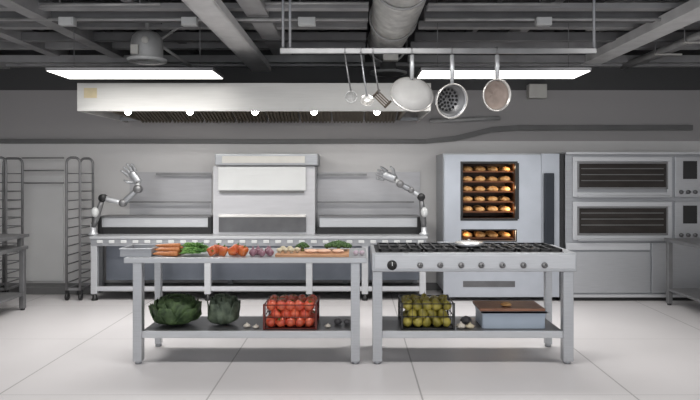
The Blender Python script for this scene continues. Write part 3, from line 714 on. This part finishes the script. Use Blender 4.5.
# backsplash sheets with rails
for (x0, x1, lab) in ((130, 212, 'brushed steel sheet on the wall behind the left counter'), (316, 420, 'brushed steel sheet on the wall behind the right counter')):
    X0, X1 = px(x0, WY), px(x1, WY)
    t = thing('wall_sheet', lab, 'wall panel', ((X0 + X1) / 2, WY - .02, CT))
    MB().box(X0, X1, WY - .015, WY, pz(236, WY), pz(172, WY)).obj('sheet', 'sheet', t)
    if x0 > 300: MB().box(X0 - .02, X0 + .02, WY - .04, WY, pz(236, WY), pz(165, WY)).obj('edge_strip', 'trim', t)
for (x0, x1, y, lab, r) in ((156, 211, 174, 'upper dark rail on the wall left of the tower', .030), (128, 211, 202, 'lower dark rail on the wall left of the tower', .020),
                         (317, 367, 174.5, 'upper dark rail on the wall right of the tower', .030), (317, 414, 202, 'lower dark rail on the wall right of the tower', .020)):
    t = thing('utensil_rail', lab, 'rail', P((x0 + x1) / 2, y, 8.33))
    MB().box(px(x0, 8.3), px(x1, 8.3), 8.29, 8.31, pz(y, 8.3) - r / 2, pz(y, 8.3) + r / 2, .003).obj('bar', 'rack', t)
    for x in (x0 + 6, x1 - 6): MB().tube([P(x, y, 8.30), (P(x, y, 8.30).x, 8.40, P(x, y, 8.30).z)], .008, 6).obj('bracket', 'rack', t)
# low framed units on the counter
for (x0, x1, lab) in ((98, 212, 'low pale unit with black ends on the left of the rear counter'), (317, 421, 'low pale unit with black base on the right of the rear counter')):
    Y = 8.0; X0, X1 = px(x0, Y), px(x1, Y)
    t = thing('countertop_unit', lab, 'counter unit', ((X0 + X1) / 2, Y, CT))
    za = CT; 
    MB().box(X0 + .03, X1 - .03, Y, Y + .28, za + .085, pz(217.5, Y), .006).obj('cover', 'steel_pale', t)
    MB().box(X0 + .005, X1 - .005, Y - .01, Y + .28, za, za + .085).obj('base', 'black', t)
    MB().box(X0 + .02, X1 - .02, Y - .012, Y + .28, pz(217.5, Y), pz(216, Y)).obj('top_strip', 'rack', t)
    if x0 < 200: MB().box(X0, X0 + .05, Y - .02, Y + .1, za, pz(217, Y), .006).obj('end_bracket', 'black', t)
    MB().box(X1 - .05, X1, Y - .02, Y + .1, za, pz(217, Y), .006).obj('end_bracket', 'black', t)
# centre tower
TYY = 7.95
t = thing('oven_tower', 'grey tower with white panel at the centre of the rear counter', 'kitchen unit', (px(264, TYY), TYY, CT))
MB().box(px(213, TYY), px(315, TYY), TYY, 8.36, CT, pz(166, TYY), .006).obj('body', 'sheet', t)
cp = MB().box(px(215, TYY - .05), px(318, TYY - .05), TYY - .07, 8.36, pz(165.5, TYY - .07), pz(153.5, TYY - .07), .015).obj('top_box', 'steel_mid', t)
MB().box(px(222, TYY - .08), px(305, TYY - .08), TYY - .082, TYY - .07, pz(163, TYY - .08), pz(156, TYY - .08), .004).obj('light_strip', 'offwhite', cp)
MB().box(px(218.5, TYY), px(306, TYY), TYY - .03, TYY, pz(190.5, TYY), pz(166.5, TYY), .006).obj('white_panel', 'white', t)
MB().box(px(220, TYY), px(304, TYY), TYY - .035, TYY, pz(193, TYY), pz(191, TYY)).obj('grip', 'trim', t)
d = MB().box(px(219, TYY), px(306, TYY), TYY - .02, TYY, pz(232, TYY), pz(217, TYY), .004).obj('glass_front', 'steel_dark', t)
MB().box(px(219, TYY), px(306, TYY), TYY - .035, TYY - .0, pz(217, TYY), pz(214.5, TYY), .004).obj('handle_bar', 'rim', d)
# robot arms
def robot(pts, rads, base, hand_c, hand_dir, side, label):
    t = thing('robot_arm', label, 'robot arm', base)
    b = Vector(base)
    MB().lathe([(0, 0), (.06, 0), (.06, .02), (.036, .04), (.032, .14), (0, .14)], b, 18).obj('base', 'steel_pale', t)
    pts = [Vector(p) for p in pts]
    names = ['column', 'upper_arm', 'forearm', 'wrist']; mats = ['rack', 'steel_pale', 'steel_mid', 'white']
    MB().ball(((b.x + pts[0][0]) / 2 - .02 * side, b.y - .045, pz(212, RYY)), .05, (.9, .8, 1.3), 3).obj('shoulder_cap', 'white', t)
    chain = [b + Vector((0, 0, .10))] + pts
    for i in range(len(chain) - 1):
        MB().tube([chain[i], chain[i].lerp(chain[i + 1], .3), chain[i].lerp(chain[i + 1], .7), chain[i + 1]], .03, 14, [rads[i], rads[i] * 1.15, rads[i], rads[i] * .85]).obj(names[i], mats[i], t)
    for i, p in enumerate(pts[:-1]):
        MB().lathe([(0, -rads[i] * 1.4), (rads[i] * 1.25, -rads[i] * 1.4), (rads[i] * 1.45, -rads[i]), (rads[i] * 1.45, rads[i]), (rads[i] * 1.25, rads[i] * 1.4), (0, rads[i] * 1.4)], p, 18, Matrix.Rotation(PI / 2, 4, 'X')).obj('joint', 'black' if i == 0 else 'rack', t)
    # hand: palm and five bent fingers
    h = pts[-1]; u = Vector(hand_dir).normalized(); s = Vector((u.z, 0, -u.x)) * side; f = Vector((0, -1, 0))
    hm = MB()
    for q in (0, .25, .5, .75, 1): hm.ball(h + u * (.02 + q * .10), .055, (1, .55, 1), 2)
    hand = hm.obj('hand', 'steel', t)
    for k in range(4):
        o = h + u * .125 + s * (-.054 + .036 * k); L = (.115, .135, .145, .11)[k]
        dr = (u + s * (-.22 + .15 * k)).normalized()
        MB().tube([o, o + dr * L * .45 + f * .005, o + dr * L * .75 + f * .03, o + dr * L * .9 + f * .06], .014, 8, [.021, .020, .018, .013]).obj('finger', 'steel', hand)
    o = h + u * .03 - s * .045
    MB().tube([o, o - s * .06 + u * .035 + f * .01, o - s * .08 + u * .085 + f * .03], .015, 8, [.02, .018, .013]).obj('thumb', 'steel', hand)
    MB().tube([h - u * .01 - f * .001, h + u * .012], .035, 14).obj('wrist_ring', 'rack', hand)
    return t
RYY = 7.86
robot([P(103, 198, RYY), P(123, 203, RYY), P(138, 189, RYY), P(138, 182, RYY)], [.034, .032, .036, .026], (px(93, RYY), RYY, CT), None, (-.55, 0, .8), 1, 'silver robot arm with hand at the left end of the rear counter')
robot([P(421, 197, RYY), P(411, 190, RYY), P(400, 184, RYY), P(395, 179, RYY)], [.034, .028, .032, .026], (px(424, RYY), RYY, CT), None, (-.9, 0, .35), -1, 'silver robot arm with hand at the right end of the rear counter')

# ---------------------------------------------------------------- combi oven
OY = 7.66; ox0, ox1 = px(443.5, OY), px(559.5, OY)
t = thing('combi_oven', 'bluish grey oven full of bread trays, behind the stove', 'oven', ((ox0 + ox1) / 2, 8.0, 0))
wz0, wz1 = pz(219, OY), pz(163, OY); wx0, wx1 = px(462, OY), px(516, OY)
vz0, vz1 = pz(241, OY), pz(230, OY)
top = pz(153.5, OY)
b = MB()   # shell around the cavities
b.box(ox0, wx0 - .0, OY + .04, 8.33, .12, top); b.box(wx1, ox1, OY + .04, 8.33, .12, top)
b.box(wx0, wx1, OY + .04, 8.33, wz1, top); b.box(wx0, wx1, OY + .04, 8.33, vz1, wz0); b.box(wx0, wx1, OY + .04, 8.33, .12, vz0)
b.box(wx0, wx1, 8.2, 8.33, vz0, wz1)
b.obj('body', 'steel_mid', t)
cav = MB()
for z0, z1 in ((wz0, wz1), (vz0, vz1)):
    cav.box(wx0, wx1, 8.16, 8.19, z0, z1); cav.box(wx0, wx0 + .01, OY + .05, 8.16, z0, z1); cav.box(wx1 - .01, wx1, OY + .05, 8.16, z0, z1)
    cav.box(wx0 + .01, wx1 - .01, OY + .05, 8.16, z0, z0 + .008); cav.box(wx0 + .01, wx1 - .01, OY + .05, 8.16, z1 - .008, z1)
cav.obj('cavity', 'bake_in', t)
dr = MB(); DX1 = px(541, OY)
dr.box(ox0 + .01, wx0, OY, OY + .04, .62, top - .02, .0); dr.box(wx1, DX1, OY, OY + .04, .62, top - .02)
dr.box(wx0, wx1, OY, OY + .04, wz1, top - .02); dr.box(wx0, wx1, OY, OY + .04, vz1, wz0); dr.box(wx0, wx1, OY, OY + .04, .62, vz0)
door = dr.obj('door', 'bluegrey', t)
MB().frame(wx0 - .02, wx1 + .02, wz0 - .02, wz1 + .02, OY - .008, OY, .03, .004).obj('window_frame', 'black', door)
MB().frame(wx0 - .01, wx1 + .01, vz0 - .01, vz1 + .01, OY - .006, OY, .012, .002).obj('window_frame', 'black', door)
MB().box(px(515, OY), px(518, OY) + .01, OY - .012, OY + .0, wz0, wz1).obj('seal', 'black', door)
h = MB().box(px(543, OY), px(553, OY), OY - .06, OY - .02, .60, pz(173, OY), .012).obj('handle', 'darkblue', t)
for z in (.75, 1.5): MB().box(px(546, OY), px(550, OY), OY - .02, OY + .04, z, z + .04).obj('handle_mount', 'steel_mid', h)
MB().box(DX1 + .005, ox1, OY, OY + .04, .62, top, .004).obj('side_post', 'bluegrey', t)
MB().box(ox1 + .002, px(564, OY), OY + .01, 8.3, .02, top).obj('gap_shade', 'black', t)  # black filler imitating the shaded gap between the two ovens
bs = MB().box(ox0, ox1, OY, OY + .04, .05, .585, .006).obj('base_drawer', 'bluegrey', t)
MB().box(px(463, OY), px(515, OY), OY - .006, OY, pz(287, OY), pz(281, OY), .003).obj('grip_slot', 'steel_dark', bs)
for x in (ox0 + .08, ox1 - .08):
    for y in (OY + .1, 8.2): MB().lathe([(0, 0), (.03, 0), (.025, .12), (0, .12)], (x, y, 0), 12).obj('foot', 'black', t)
for k, (x_, z_, e_) in enumerate(((wx1 - .05, wz1 - .05, .7), (wx1 - .05, wz1 - .30, .7), (wx1 - .05, wz1 - .56, .7), (wx1 - .05, vz1 - .03, .5), (wx0 + .05, vz1 - .03, .5))):  # warm fill points added to brighten the cavities; no oven lamp visible
    l = bpy.data.lights.new('oven_fill', 'POINT'); l.energy = e_; l.color = (1, .72, .42); l.shadow_soft_size = .015
    o = bpy.data.objects.new('oven_fill', l); C.objects.link(o); o.location = (x_, OY + .07, z_)
# trays of bread
rnd = random.Random(5)
proto = None; rolls = 0
ordn = ['top', 'second', 'third', 'fourth', 'fifth', 'lowest']
for k in range(6):
    if k < 5: z = wz1 - .115 - k * .1255
    else: z = vz0 + .02
    tr = thing('baking_tray', '%s tray of bread seen through the oven glass' % ('brown baking' if 0 else ordn[k]), 'tray', ((wx0 + wx1) / 2, 7.9, z), 'baking trays in the bluish oven')
    MB().box(wx0 + .02, wx1 - .02, OY + .08, 8.1, z, z + .006).box(wx0 + .02, wx1 - .02, OY + .08, OY + .086, z + .006, z + .018).obj('sheet', 'tray_brown', tr)
    MB().box(wx0 + .01, wx0 + .022, OY + .08, 8.1, z - .008, z).box(wx1 - .022, wx1 - .01, OY + .08, 8.1, z - .008, z).obj('runner', 'rack', tr)
    for j in range(4):
        for i in range(2):
            X = wx0 + .095 + j * (wx1 - wx0 - .19) / 3; Y = OY + .15 + i * .17
            c = (X, Y, z + .006)
            if proto is None:
                mb = MB(); mb.ball((0, 0, .03), .066, (1, .8, .55), 3, .12, 1)
                mb.bm.verts.ensure_lookup_table()
                for v in mb.bm.verts:
                    if v.co.z < .002: v.co.z = .002
                mb.tube([(-.045, -.01, .056), (0, 0, .068), (.045, .01, .056)], .006, 6)
                proto = mb.obj('bread_roll', 'bread')
                proto['category'] = 'bread'; proto['group'] = 'bread rolls in the bluish oven'; o = proto; o.location = c
            else: o = copy_tree(proto, c, (0, 0, rnd.uniform(-.5, .5)), scale=rnd.uniform(.92, 1.05))
            col = ('leftmost', 'second from left', 'third from left', 'rightmost')[j]
            o['label'] = 'golden roll on the %s oven tray, %s, %s row' % (ordn[k], col, ('front', 'back')[i])

# ---------------------------------------------------------------- deck oven
dx0, dx1 = px(566, OY), 4.5
t = thing('deck_oven', 'steel deck oven with two dark glass windows, at the right', 'oven', ((dx0 + dx1) / 2, 8.0, 0))
dt = pz(152, OY)
MB().box(dx0, dx1, OY + .03, 8.35, .06, dt - .02).obj('body', 'steel_mid', t)
MB().box(dx0 - .005, dx1, OY - .02, 8.35, dt - .03, dt, .005).obj('top_cap', 'steel_pale', t)
for (ya, yb, za, zb) in ((162, 189, 157, 198), (206.5, 235, 202, 241)):
    x0, x1 = px(573, OY), px(672, OY)
    d = MB().frame(x0, x1, pz(zb - 1, OY), pz(za, OY), OY - .0, OY + .03, .055, .004).obj('oven_door', 'steel_pale', t)
    g0, g1 = px(577.5, OY), px(668, OY)
    MB().box(g0, g1, OY + .012, OY + .03, pz(yb, OY), pz(ya, OY)).obj('glass', 'glass_dark', d)
    MB().frame(g0, g1, pz(yb, OY), pz(ya, OY), OY - .004, OY + .012, .02).obj('seal', 'rack', d)
    r_ = MB()
    for q in range(3): r_.box(g0 + .05, g1 - .05, OY + .006, OY + .012, pz(ya + 7 + q * 6, OY), pz(ya + 6.2 + q * 6, OY))
    r_.obj('rack_bar', 'trim', d)
    MB().box(x0 + .05, x1 - .05, OY - .05, OY - .03, pz(zb - .5, OY), pz(zb - 3, OY), .006).box(x0 + .1, x0 + .13, OY - .03, OY, pz(zb - .5, OY), pz(zb - 3, OY)).box(x1 - .13, x1 - .1, OY - .03, OY, pz(zb - .5, OY), pz(zb - 3, OY)).obj('handle', 'steel', d)
    cpn = MB().box(px(675, OY), dx1, OY + .0, OY + .03, pz(zb - 1, OY), pz(za, OY), .004).obj('control_panel', 'steel', t)
    MB().box(px(683, OY), px(697, OY), OY - .006, OY, pz(ya + 17, OY), pz(ya - 1, OY), .003).obj('display', 'black', cpn)
    for x in (681, 688, 695):
        MB().lathe([(0, 0), (.026, 0), (.022, .025), (0, .027)], (px(x, OY), OY, pz(zb - 6, OY)), 14, Matrix.Rotation(PI / 2, 4, 'X')).obj('knob', 'steel_dark', cpn)
MB().box(dx0, px(650, OY), OY - .0, OY + .03, pz(250, OY), pz(243, OY), .004).obj('vent_strip', 'steel_pale', t)
MB().box(dx0 + .02, px(650, OY), OY + .0, OY + .03, pz(293, OY), pz(252, OY), .004).obj('lower_panel', 'steel', t)
MB().box(px(652, OY), dx1, OY + .0, OY + .03, pz(293, OY), pz(243, OY), .004).obj('lower_panel', 'steel', t)
MB().box(dx0, dx1, OY + .0, OY + .03, pz(297.5, OY), pz(294.5, OY), .003).obj('bottom_rail', 'steel_pale', t)
MB().box(dx0 + .02, dx1, OY + .04, 8.3, 0, .06).obj('plinth', 'black', t)

# ---------------------------------------------------------------- side tables
def side_table(x0, x1, y0, y1, zt, label, shelfz, back):
    t = thing('side_table', label, 'table', ((x0 + x1) / 2, (y0 + y1) / 2, 0))
    MB().box(x0, x1, y0, y1, zt - .04, zt, .006).obj('tabletop', 'rack', t)
    for x in (x0 + .01, x1 - .07):
        for y in (y0 + .02, y1 - .08):
            l = MB().box(x, x + .055, y, y + .055, .02, zt - .04, .005).obj('leg', 'rack', t)
            MB().lathe([(0, 0), (.025, 0), (.025, .02), (0, .025)], (x + .028, y + .028, 0), 10).obj('foot', 'black', l)
    MB().box(x0 + .02, x1 - .02, y0 + .03, y1 - .03, shelfz - .03, shelfz, .003).obj('lower_shelf', 'rack', t)
    return t
side_table(px(666.5, 7.5) - .03, 4.65, 5.6, 7.5, .80, 'grey steel side table at the right edge of the photo', .20, 0)
lt = side_table(-4.7, -3.80, 5.4, 7.22, .74, 'dark steel side table at the left edge of the photo', .20, 0)
MB().box(-4.7, -3.80, 5.4, 7.24, .84, .875, .005).obj('upper_shelf', 'rack', lt)
for y in (5.5, 7.1): 
    for x in (-3.87, -4.65): MB().box(x, x + .04, y, y + .04, .74, .84).obj('riser', 'rack', lt)

# ---------------------------------------------------------------- racks
def rack(x0, x1, y0, y1, label):
    zt = pz(157.5, y0); r = .016
    t = thing('tray_rack', label, 'rack', ((x0 + x1) / 2, (y0 + y1) / 2, 0), 'tall wheeled tray racks')
    for y in (y0, y1):
        pts = [(x0, y, .13), (x0, y, zt - .10)]
        for k in range(1, 6): a = PI - k * PI / 12; pts.append((x0 + .07 + .07 * math.cos(a), y, zt - .07 + .07 * math.sin(a)))
        for k in range(1, 7): a = PI / 2 - k * PI / 12; pts.append((x1 - .07 + .07 * math.cos(a), y, zt - .07 + .07 * math.sin(a)))
        pts.append((x1, y, .13))
        MB().tube(pts, r, 10).obj('hoop_frame', 'rack', t)
    for x in (x0, x1):
        n = 13
        for k in range(n):
            z = .22 + k * (zt - .42) / (n - 1); MB().box(x - .012, x + .012, y0, y1, z - .006, z + .006).obj('tray_runner', 'rack', t)
    for k in range(13):
        z = .22 + k * (zt - .42) / 12; 
        if k % 1 == 0: MB().tube([(x0, y1, z), (x1, y1, z)], .007, 6).obj('cross_bar', 'rack', t)
    MB().box(x0, x1, y0, y0 + .03, .125, .155).box(x0, x1, y1 - .03, y1, .125, .155).box(x0 - .012, x0 + .012, y0, y1, .125, .15).box(x1 - .012, x1 + .012, y0, y1, .125, .15).obj('bottom_frame', 'rack', t)
    for x in (x0, x1):
        for y in (y0 + .02, y1 - .02):
            w = MB().tube([(x - .013, y, .045), (x + .013, y, .045)], .045, 14).obj('caster_wheel', 'black', t)
            MB().box(x - .022, x + .022, y - .01, y + .01, .045, .13).obj('fork', 'black', w)
    return t
rack(px(66.5, 7.7), px(80, 7.7), 7.7, 8.08, 'tall steel tray rack left of the rear counter')
rack(px(-14, 7.7), px(6, 7.7), 7.7, 8.08, 'tall steel tray rack cut by the left edge of the photo')
single(MB().box(px(22, WY), px(64, WY), WY - .02, WY, pz(281, WY), pz(176, WY), .004), 'wall_panel', 'white' if 0 else mat('pale_panel', (.62, .62, .62), .5, 0, .03, 3), 'pale flat panel on the wall between the two tray racks', 'panel')
for y, lb in ((158, 'top thin rail on the wall between the tray racks'), (170.5, 'middle thin rail on the wall between the tray racks'), (183, 'lowest thin rail on the wall between the tray racks')):
    o = thing('wall_rail', lb, 'rail', P(43, y, 8.3))
    MB().tube([P(22, y, 8.3), P(64, y, 8.3)], .009, 8).obj('bar', 'rack', o)
    for x in (26, 60): 
        q = P(x, y, 8.3); MB().tube([q, (q.x, 8.39 if y < 176 else 8.39, q.z)], .006, 6).obj('bracket', 'rack', o)

# ---------------------------------------------------------------- light
w = bpy.data.worlds.new('World'); bpy.context.scene.world = w; w.use_nodes = True
bgn = w.node_tree.nodes['Background']; bgn.inputs[0].default_value = (.95, .97, 1, 1); bgn.inputs[1].default_value = 1.45
def area(name, loc, sx, sy, power, col=(1, .985, .96), rot=(0, 0, 0)):
    l = bpy.data.lights.new(name, 'AREA'); l.shape = 'RECTANGLE'; l.size = sx; l.size_y = sy; l.energy = power; l.color = col
    o = bpy.data.objects.new(name, l); C.objects.link(o); o.location = loc; o.rotation_euler = rot; return o
for x in (-3.2, 0, 3.2):  # unseen fill lights added overhead to brighten the room, without fixtures
    area('fill_light', (x, 4.3, 2.98), 1.7, .5, 42)
for x in (-3.2, 0, 3.2):  # weaker added fill row above the camera, also without fixtures
    area('fill_light', (x, 1.2, 2.95), 1.7, .5, 5)
for x0_, x1_ in ((45, 213), (421, 592)):
    a_, b_ = px(x0_, 6.14), px(x1_, 6.14)
    area('lamp_light', ((a_ + b_) / 2, 6.38, LZ - .01), b_ - a_ - .04, .42, 31).data.spread = math.radians(125)
for x in (128, 190, 255, 314, 377):
    l = bpy.data.lights.new('hood_spot', 'SPOT'); l.energy = 10; l.spot_size = math.radians(150); l.spot_blend = .8; l.shadow_soft_size = .05; l.color = (1, .97, .92)
    o = bpy.data.objects.new('hood_spot', l); C.objects.link(o); o.location = (px(x, HY + .1), HY + .1, hz0 - .06); o.rotation_euler = (math.radians(25), 0, 0)
cam = bpy.data.cameras.new('camera'); co = bpy.data.objects.new('camera', cam); C.objects.link(co)
co.location = (0, 0, EYE); co.rotation_euler = (PI / 2, 0, 0)
cam.sensor_width = 36; cam.lens = 36 * F / 700
cam.shift_x = -(VX - 350) / 700; cam.shift_y = -(200 - VY) / 700
bpy.context.scene.camera = co
v = bpy.context.scene.view_settings; v.view_transform = 'Standard'; v.look = 'None'; v.gamma = 1; v.exposure = .1; v.use_curve_mapping = False
